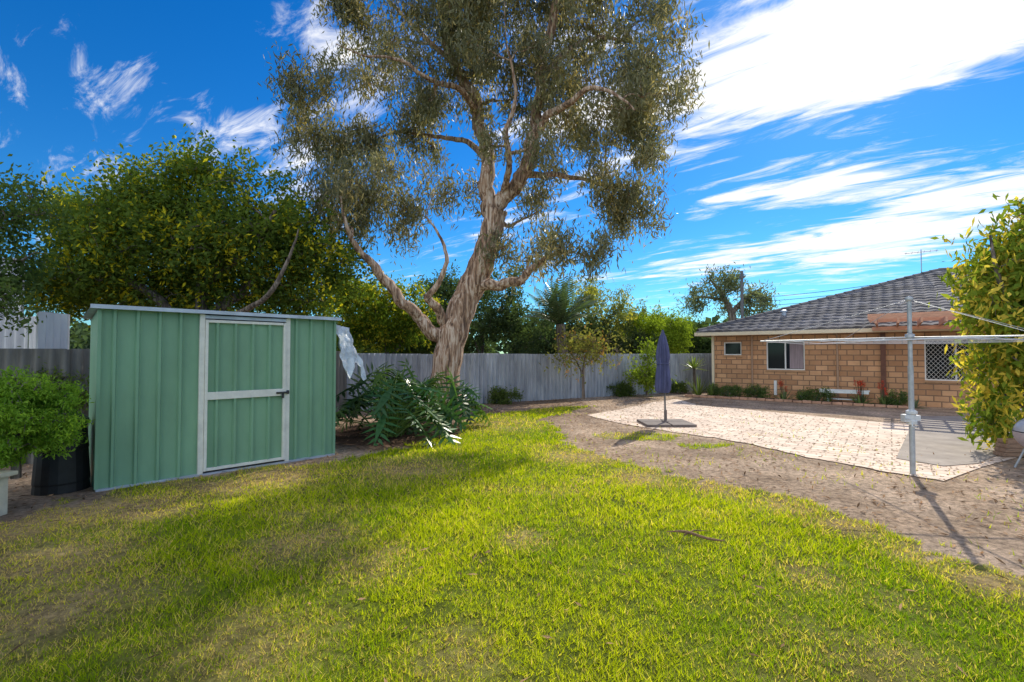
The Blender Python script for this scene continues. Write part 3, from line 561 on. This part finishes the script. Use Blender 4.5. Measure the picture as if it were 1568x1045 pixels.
# ---------------------------------------------------------------- house
house=empty('brick_house',(7.1,17.2,0),RZ)
m_brick=brickmat('house_brick',(.70,.40,.22),(.46,.245,.13),(.27,.17,.11),.33,.162,.016,'XZ',0,stain=.18)
m_gutter=pmat('cream_paint',(.76,.66,.48),.5,.06,3)
m_brown=pmat('brown_paint',(.16,.07,.045),.55,.2,8)
m_pergola=pmat('pergola_timber',(.58,.32,.22),.7,.25,6,.2,stretch=(1,6,6))
m_white=pmat('white_paint',(.80,.80,.78),.5,.06,5)
m_glass,nt,o=newmat('window_glass'); bb=N(nt,'ShaderNodeBsdfPrincipled'); bb.inputs['Base Color'].default_value=(.015,.018,.022,1); bb.inputs['Roughness'].default_value=.06; bb.inputs['Specular IOR Level'].default_value=.25; nt.links.new(bb.outputs[0],o.inputs[0])
no=N(nt,'ShaderNodeTexNoise'); no.inputs['Scale'].default_value=2; bp=N(nt,'ShaderNodeBump'); bp.inputs['Strength'].default_value=.05; nt.links.new(no.outputs[0],bp.inputs['Height']); nt.links.new(bp.outputs[0],bb.inputs['Normal'])
m_curt=pmat('curtain',(.30,.24,.26),.9,.3,8,stretch=(6,1,.2)); m_tile=attmul(pmat('roof_tile',(.08,.08,.09),.85,.0,1.6,.2,col2=(.20,.19,.20),bscale=30,spec=.08))
HW=14.0; HD=13.0; HH=2.15
ops=[(.41,.98,1.45,1.90),(1.75,2.85,.97,1.90),(5.76,7.08,.75,1.90),(7.25,8.1,.05,1.95)]
b=MB(); X_=sorted(set([0,HW]+[o_[0] for o_ in ops]+[o_[1] for o_ in ops])); Zs=sorted(set([0,HH+.1]+[o_[2] for o_ in ops]+[o_[3] for o_ in ops]))
for i in range(len(X_)-1):
    for j in range(len(Zs)-1):
        xm=(X_[i]+X_[i+1])/2; zm=(Zs[j]+Zs[j+1])/2
        if any(o_[0]<xm<o_[1] and o_[2]<zm<o_[3] for o_ in ops): continue
        b.add([(X_[i],0,Zs[j]),(X_[i+1],0,Zs[j]),(X_[i+1],0,Zs[j+1]),(X_[i],0,Zs[j+1])],[(0,1,2,3)])
for x0,x1,z0,z1 in ops:
    b.add([(x0,0,z0),(x1,0,z0),(x1,.1,z0),(x0,.1,z0)],[(0,1,2,3)]); b.add([(x0,0,z1),(x1,0,z1),(x1,.1,z1),(x0,.1,z1)],[(3,2,1,0)])
    b.add([(x0,0,z0),(x0,.1,z0),(x0,.1,z1),(x0,0,z1)],[(0,1,2,3)]); b.add([(x1,0,z0),(x1,.1,z0),(x1,.1,z1),(x1,0,z1)],[(3,2,1,0)])
b.add([(0,HD,0),(0,0,0),(0,0,HH+.1),(0,HD,HH+.1)],[(0,1,2,3)]); b.add([(HW,0,0),(HW,HD,0),(HW,HD,HH+.1),(HW,0,HH+.1)],[(0,1,2,3)]); b.add([(HW,HD,0),(0,HD,0),(0,HD,HH+.1),(HW,HD,HH+.1)],[(0,1,2,3)])
b.obj('walls',[m_brick],parent=house)
b=MB(); bf=MB(); bc=MB(); bs=MB()
for q,(x0,x1,z0,z1) in enumerate(ops):
    b.add([(x0,.085,z0),(x1,.085,z0),(x1,.085,z1),(x0,.085,z1)],[(0,1,2,3)])
    t=.035
    for F_ in ((x0,z0,x1,z0+t),(x0,z1-t,x1,z1),(x0,z0+t,x0+t,z1-t),(x1-t,z0+t,x1,z1-t)): bf.box((F_[0],.04,F_[1]),(F_[2],.082,F_[3]))
    if q in (1,2): xm=(x0+x1)/2; bf.box((xm-.02,.045,z0+t),(xm+.02,.080,z1-t))
    bs.box((x0-.03,-.035,z0-.06),(x1+.03,.03,z0-.002))
bc.add([(2.42,.078,1.02),(2.80,.078,1.02),(2.80,.078,1.85),(2.42,.078,1.85)],[(0,1,2,3)])
b.obj('window_glass',[m_glass],parent=house); bf.obj('window_frames',[m_white],parent=house); bc.obj('curtain',[m_curt],parent=house); bs.obj('window_sills',[pmat('sill_brick',(.46,.27,.15),.85,.2,6)],parent=house)
b=MB(); x0,x1,z0,z1=5.80,7.04,.79,1.86
def clipseg(xa,za,dx,dz):
    t0,t1=-99,99
    for p,dv,lo_,hi_ in ((xa,dx,x0,x1),(za,dz,z0,z1)):
        a_,b2=(lo_-p)/dv,(hi_-p)/dv; a_,b2=min(a_,b2),max(a_,b2); t0=max(t0,a_);t1=min(t1,b2)
    return (t0,t1) if t1>t0 else None
for kx in np.arange(x0-1.3,x1+1.3,.10):
    for dx in (1,-1):
        r_=clipseg(kx,z0,dx,1.25)
        if r_ and r_[1]-r_[0]>.03: b.tube([(kx+dx*r_[0],.03,z0+1.25*r_[0]),(kx+dx*r_[1],.03,z0+1.25*r_[1])],.004,4)
b.obj('security_mesh',[m_white],parent=house)
ov=.35; zg=2.12
b=MB(); b.box((-ov,-ov-.11,zg),(HW+ov,-ov,zg+.12)); b.box((-ov-.11,-ov-.11,zg),(-ov-.002,HD+ov,zg+.12)); b.obj('gutter',[m_gutter],parent=house,bevel=.01)
b=MB(); b.box((-ov,-ov+.002,zg-.0),(HW+ov,-ov+.02,zg+.14)); b.add([(-ov,-ov,zg+.02),(HW+ov,-ov,zg+.02),(HW+ov,.0,zg+.02),(-ov,0,zg+.02)],[(3,2,1,0)]); b.obj('soffit',[m_gutter],parent=house)
yc=HD/2; rise=.345
def slope(P,Ux,Uy,length,depth,hipl,hipr,name):
    B=MB(); rows=int(depth/.32); P=np.array(P,float);Ux=np.array(Ux,float);Uy=np.array(Uy,float); up=np.array([0,0,1.0])
    for k_ in range(rows):
        s0=depth*k_/rows; s1=depth*(k_+1)/rows; xa=s0*hipl; xb=length-s0*hipr; xa1=s1*hipl; xb1=length-s1*hipr
        if xb-xa<.1: break
        n=max(int((xb-xa)/.05),4); t=np.linspace(0,1,n+1)
        X0=xa+(xb-xa)*t; X1=xa1+(xb1-xa1)*t
        wv=lambda X:.038*np.abs(np.sin(np.pi*X/.30))
        jit=rng.uniform(-.004,.004)
        r0=P+Ux*X0[:,None]+Uy*(s0-.02)+up*((s0*rise+.040+jit)+wv(X0))[:,None]
        rb=P+Ux*X0[:,None]+Uy*(s0-.02)+up*((s0*rise+.005)+wv(X0)*.2)[:,None]
        r1=P+Ux*X1[:,None]+Uy*s1+up*((s1*rise+.012)+wv(X1))[:,None]
        i=np.arange(n); m_=n+1
        tn=.5+1.2*vnoise(np.floor(X0/.30),np.full(n+1,k_*1.0),1,k_%7); cc=np.tile(tn[:,None],(3,3))
        B.add(np.vstack([rb,r0,r1]),np.concatenate([np.stack([i,i+1,i+m_+1,i+m_],-1),np.stack([i+m_,i+m_+1,i+2*m_+1,i+2*m_],-1)]),0,cc)
    return B.obj(name,[m_tile],parent=house)
zr=zg+.12; dep=yc+ov
slope((-ov-.05,-ov-.06,zr),(1,0,0),(0,1,0),HW+2*ov+.1,dep,1,1,'roof_front')
slope((-ov-.05,HD+ov,zr),(0,-1,0),(1,0,0),HD+2*ov,dep,1,1,'roof_hip_end')
b=MB(); zt=zr+dep*rise+.03
def caps(a,c):
    a=np.array(a,float);c=np.array(c,float);l=np.linalg.norm(c-a);n=int(l/.36)
    for q in range(n): b.tube([a+(c-a)*q/n,a+(c-a)*(q+1.06)/n],[.095,.075],8)
caps((-ov,-ov,zr+.05),(dep-ov,dep-ov,zt+.03)); caps((dep-ov,dep-ov,zt+.03),(HW-dep+ov,dep-ov,zt+.03)); caps((HW+ov,-ov,zr+.05),(HW-dep+ov,dep-ov,zt+.03))
b.add([(-ov,HD+ov,zr),(HW+ov,HD+ov,zr),(HW-dep+ov,dep-ov,zt),(dep-ov,dep-ov,zt)],[(0,1,2,3)]); b.add([(HW+ov,-ov,zr),(HW+ov,HD+ov,zr),(HW-dep+ov,dep-ov,zt)],[(0,1,2)])
b.obj('roof_ridge_caps',[m_tile],parent=house)
b=MB(); b.tube([(2.1,1.2,2.6),(2.1,1.2,2.95)],.07,10,cap=True); b.lathe((2.1,1.2,2.95),[(.07,0),(.11,.01),(.10,.06),(0,.09)],10); b.obj('roof_vent',[m_zinc],parent=house)
b=MB()
for xp in (1.32,3.72): b.tube([(xp,-.05,0),(xp,-.05,HH)],.03,8)
b.obj('downpipes',[pmat('pipe_paint',(.42,.27,.18),.5,.1,5)],parent=house); b=MB(); b.box((.02,-.08,0),(.10,-.005,HH)); b.obj('corner_downpipe',[m_gutter],parent=house)
b=MB(); b.box((4.78,-.12,0),(4.90,-.003,2.3)); b.obj('pergola_post',[m_brown],parent=house)
b=MB()
for yy in (-.55,-.95,-1.35,-1.75,-2.3): b.box((4.55,yy,2.40),(9.5,yy+.045,2.53))
for xx in np.arange(4.7,9.5,.45): b.box((xx,-2.5,2.27),(xx+.045,-.47,2.398))
b.box((4.6,-.53,2.16),(9.5,-.48,2.268)); b.box((9.3,-2.35,0),(9.39,-2.26,2.26)); b.obj('pergola_beams',[m_pergola],parent=house)
b=MB(); b.box((8.2,-.07,.05),(8.26,-.002,2.0)); b.box((1.98,-.12,.15),(2.06,-.04,.62)); b.obj('meter_pipe',[m_white],parent=house)
b=MB(); ax,ay=6.0,6.3; b.tube([(ax,ay,4.4),(ax,ay,5.5)],.018,6); b.tube([(ax-.5,ay,5.4),(ax+.5,ay,5.4)],.01,5)
for q in np.linspace(-.45,.45,6): b.tube([(ax+q,ay-.25,5.4),(ax+q,ay+.25,5.4)],.006,4)
b.obj('tv_antenna',[m_zinc],parent=house)
hm=Matrix.Rotation(RZ,3,'Z')
def H(x,y,z=0): p=hm@Vector((x,y,z)); return (p.x+7.1,p.y+17.2,z)
m_soil=pmat('garden_soil',(.10,.07,.05),.95,.4,12,.6)
poly_obj('garden_bed',[H(-.5,-.02),H(5.2,-.02),H(5.4,-1.0),H(3,-.95),H(1,-.85),H(-.6,-.9)],.036,m_soil)
b=MB()
for xx in np.arange(-.6,5.3,.25):
    j=rng.uniform(-.02,.02); q=[H(xx,-1.07+j),H(xx+.23,-1.07+j),H(xx+.23,-.96+j),H(xx,-.96+j)]
    zt_=.09+rng.uniform(-.01,.01); v=[(a[0],a[1],.02) for a in q]+[(a[0],a[1],zt_) for a in q]
    b.add(v,[(4,5,6,7),(0,1,5,4),(1,2,6,5),(2,3,7,6),(3,0,4,7)])
b.obj('garden_edging',[m_edge],bevel=.005)
bench=empty('garden_bench',H(3.9,-.5),RZ); m_bench=pmat('bench_paint',(.72,.76,.76),.5,.12,6)
b=MB(); 
for q in range(3): b.box((-.62,-.16+q*.115,.40),(.62,-.06+q*.115,.43))
b.box((-.6,-.175,.33),(.6,-.162,.40)); b.obj('seat',[m_bench],parent=bench,bevel=.004); b=MB()
for sx_ in (-.42,.40): b.box((sx_,-.14,.03),(sx_+.05,-.09,.398)); b.box((sx_,.09,.03),(sx_+.05,.14,.398)); b.box((sx_+.002,-.088,.12),(sx_+.048,.088,.17))
b.box((-.37,-.02,.13),(.40,.02,.165)); b.obj('legs',[m_bench],parent=bench)
gA=(.05,.09,.03);gB=(.13,.18,.06)
rosette('aloe_plant',H(4.3,-.75),26,.48,.06,gA,gB,flowers=9,bend=.2)
rosette('aloe_plant.001',H(4.85,-.7),20,.42,.05,gA,gB,flowers=5,bend=.2)
rosette('aloe_plant.002',H(2.35,-.7),24,.48,.05,gA,gB,flowers=5,bend=.2)
rosette('agave_plant',H(.75,-.6),34,.48,.05,(.07,.10,.07),(.16,.20,.13),bend=.2)
rosette('agave_plant.001',H(3.2,-.7),24,.36,.05,(.05,.08,.04),(.12,.15,.07),bend=.2)
rosette('agave_plant.002',H(5.5,-.6),24,.34,.05,(.06,.09,.05),(.12,.15,.09),bend=.2)
rosette('flax_plant',H(-.3,-.55),40,.9,.045,(.06,.09,.02),(.16,.2,.05),el=(35,88),bend=.35)
rosette('flax_plant.001',H(.15,-.7),26,.6,.04,(.06,.09,.02),(.16,.2,.05),el=(35,88),bend=.35)
rosette('yucca_plant',W(1062,605,18.2)*[1,1,0],44,.6,.05,(.10,.14,.03),(.22,.26,.06),el=(-10,85),bend=.15,stem=.95)
for q,(hx,hy,r_,nn) in enumerate(((1.5,-.55,.35,26),(0.4,-.5,.35,22),(3.4,-.6,.22,12),(5.1,-.5,.3,20),(2.9,-.5,.28,18),(1.0,-.8,.25,14))):
    p=H(hx,hy); tree('bed_shrub' if q==0 else 'bed_shrub.%03d'%q,[([(p[0],p[1],0),(p[0],p[1],.1),(p[0],p[1],.2)],[.015,.012,.006])],[(p[0],p[1],.24,r_,r_,.19)],nn,120,.09,.05,.02,0,(.06,.11,.04),(.18,.26,.08),rt=.006,sub=6,subr=.04,twigs=1)
# tufts of foliage at the foot of the back fence
for q,(u,dd_) in enumerate(((770,14.3),(950,17.0),(1030,18.2))):
    p=W(u,0,dd_); tree('fence_shrub' if q==0 else 'fence_shrub.%03d'%q,[([(p[0],p[1],0),(p[0],p[1],.15),(p[0],p[1],.3)],[.015,.012,.006])],[(p[0],p[1],.22,.5,.2,.2)],22,100,.12,.08,.03,0,(.06,.10,.03),(.20,.26,.07),rt=.006,sub=6,subr=.06,twigs=1)

# ---------------------------------------------------------------- clothesline (rotary hoist)
hc=(4.94,6.0); hoist=empty('rotary_clothesline',(hc[0],hc[1],0))
m_galv=pmat('galvanised_steel',(.40,.42,.44),.45,.25,10,.05,metal=.3)
m_wire=pmat('line_wire',(.65,.66,.68),.5,.1,10)
b=MB(); b.tube([(0,0,0),(0,0,1.35)],.030,12,cap=True); b.tube([(0,0,1.35),(0,0,2.2)],.024,12,cap=True); b.obj('pole',[m_galv],True,parent=hoist)
b=MB(); b.lathe((0,0,.62),[(.03,0),(.055,.01),(.055,.05),(.045,.06),(.045,.13),(.06,.14),(.06,.17),(.03,.19)],14); b.box((-.11,-.035,.66),(-.02,.035,.75)); b.tube([(-.10,0,.70),(-.10,-.12,.70),(-.10,-.13,.62),(-.10,-.20,.62)],.009,6); b.box((.03,-.03,.67),(.09,.03,.74)); b.obj('winder_gearbox',[pmat('cast_metal',(.60,.62,.64),.4,.2,12,.1,metal=.2)],parent=hoist,bevel=.006)
b=MB(); b.lathe((0,0,1.66),[(.025,0),(.05,.01),(.05,.08),(.025,.09)],12); b.lathe((0,0,2.15),[(.025,0),(.04,.01),(.04,.05),(.0,.07)],12)
tips=[]
for q in range(4):
    a=math.radians(172+90*q); tip=np.array([math.cos(a)*1.75,math.sin(a)*1.75,1.66]); tips.append(tip)
    b.tube([(0,0,1.70),tip*.5+np.array([0,0,.85]),tip],[.010,.009,.008],8)
    b.tube([(0,0,2.17),tip*.97+np.array([0,0,.06])],.0035,5)
b.obj('arms',[m_galv],True,parent=hoist)
b=MB()
for f in (1.0,.84,.68,.52,.36):
    for q in range(4):
        p,r_=tips[q]*[f,f,1],tips[(q+1)%4]*[f,f,1]; p[2]+=.04*(1-f);r_[2]+=.04*(1-f); mid=(p+r_)/2-[0,0,.02]; b.tube([p,mid,r_],.0028,4)
b.obj('line_wires',[m_wire],parent=hoist)
# ---------------------------------------------------------------- umbrella
ux,uy=G(1018,651); um=empty('patio_umbrella',(ux,uy,.022)); m_canv=pmat('navy_canvas',(.07,.08,.17),.8,.35,6,.4,stretch=(2,2,.5))
b=MB(); b.tube([(0,0,.04),(-.02,0,1.0),(-.06,0,1.95)],.02,10); b.obj('pole',[pmat('pole_dark',(.14,.14,.14),.4,.1,5)],True,parent=um)
b=MB(); b.lathe((-.045,0,.66),[(.10,0),(.13,.06),(.135,.2),(.12,.42),(.10,.62),(.12,.75),(.10,.95),(.06,1.15),(.03,1.25),(.012,1.32)],48,fold=.28,nf=8); cv=b.obj('canopy',[m_canv],True,parent=um)
b=MB(); b.tube([(-.045+.125*math.cos(t_),.125*math.sin(t_),1.27) for t_ in np.linspace(0,2*math.pi,20)],.012,5); b.obj('tie_strap',[m_canv],parent=um)
b=MB()
for sx_ in (-1,1):
    for sy_ in (-1,1): b.box((min(sx_*.015,sx_*.5),min(sy_*.015,sy_*.42),0),(max(sx_*.015,sx_*.5),max(sy_*.015,sy_*.42),.05))
b.lathe((0,0,.0501),[(.09,0),(.07,.02),(.03,.03),(.03,.25),(.0,.25)],14); b.obj('base',[pmat('umbrella_base',(.16,.13,.12),.8,.2,8)],parent=um,bevel=.008)
# ---------------------------------------------------------------- kettle barbecue at right edge
bx,by=6.78,6.2; kb=empty('kettle_barbecue',(bx,by,0)); m_enam=pmat('grey_enamel',(.42,.42,.46),.3,.1,6,spec=.6)
b=MB(); th=np.linspace(0,math.pi/2,8); b.lathe((0,0,.50),[(.27*math.cos(t_)+0,.20*math.sin(t_)) for t_ in th],24); b.lathe((0,0,.70),[(.02,0),(.03,.03),(0,.04)],10); b.obj('lid',[m_enam],True,parent=kb)
b=MB(); b.lathe((0,0,.49),[(.28*math.cos(t_),-.26*math.sin(t_)) for t_ in th],24); b.obj('bowl',[pmat('pinkish_enamel',(.40,.34,.36),.35,.1,6)],True,parent=kb)
b=MB()
for q in range(3): a=q*2.09+.5; b.tube([(math.cos(a)*.15,math.sin(a)*.15,.32),(math.cos(a)*.27,math.sin(a)*.27,.02)],.012,6)
b.obj('legs',[m_galv],parent=kb)
b=MB(); sx0,sy0=G(1538,700)
for q in range(4):
    b.box((sx0-.15+.02*q,sy0-.1,.035+q*.06),(sx0+.5,sy0+.06,.09+q*.06))
b.obj('timber_stack',[pmat('old_timber',(.30,.19,.13),.85,.35,8,.3,stretch=(1,5,5))])
# ---------------------------------------------------------------- utility pole & wires
up=W(1137,560,32); ht=W(1137,415,32)[2]; b=MB(); b.tube([(up[0],32,0),(up[0],32,ht)],[.11,.09],10,cap=True); b.box((up[0]-.12,31.9,ht-.5),(up[0]+.12,32.1,ht-.3)); b.obj('utility_pole',[pmat('pole_grey',(.14,.14,.15),.8,.2,3)])
b=MB()
for zo,e in ((0,W(1500,418,26)),(.25,W(1500,408,26)),(-.25,W(1450,432,24))):
    s_=np.array([up[0],32,ht-.9+zo-1.2]); t_=np.linspace(0,1,14)[:,None]; p=s_*(1-t_)+e*t_; p[:,2]-=(4*t_*(1-t_)*.25)[:,0]; b.tube(p,.015,4)
b.obj('power_lines',[m_dark])
B=MB(); n=15000; u_=rng.uniform(-1.6,1.9,n); dd_=rng.uniform(55,75,n); hh=4.2+2.5*fbm(u_*6,u_*0,1.3,3); z=rng.random(n)**.8*hh; 
B.leaves(np.stack([u_*dd_,dd_,z],1),rng.normal(size=(n,3)),rng.normal(size=(n,3)),1.2,.8,0,np.array([.06,.09,.05])*(.6+1.2*rng.random((n,1)))); B.obj('distant_trees',[m_leaf])
print('objects',len(bpy.data.objects))
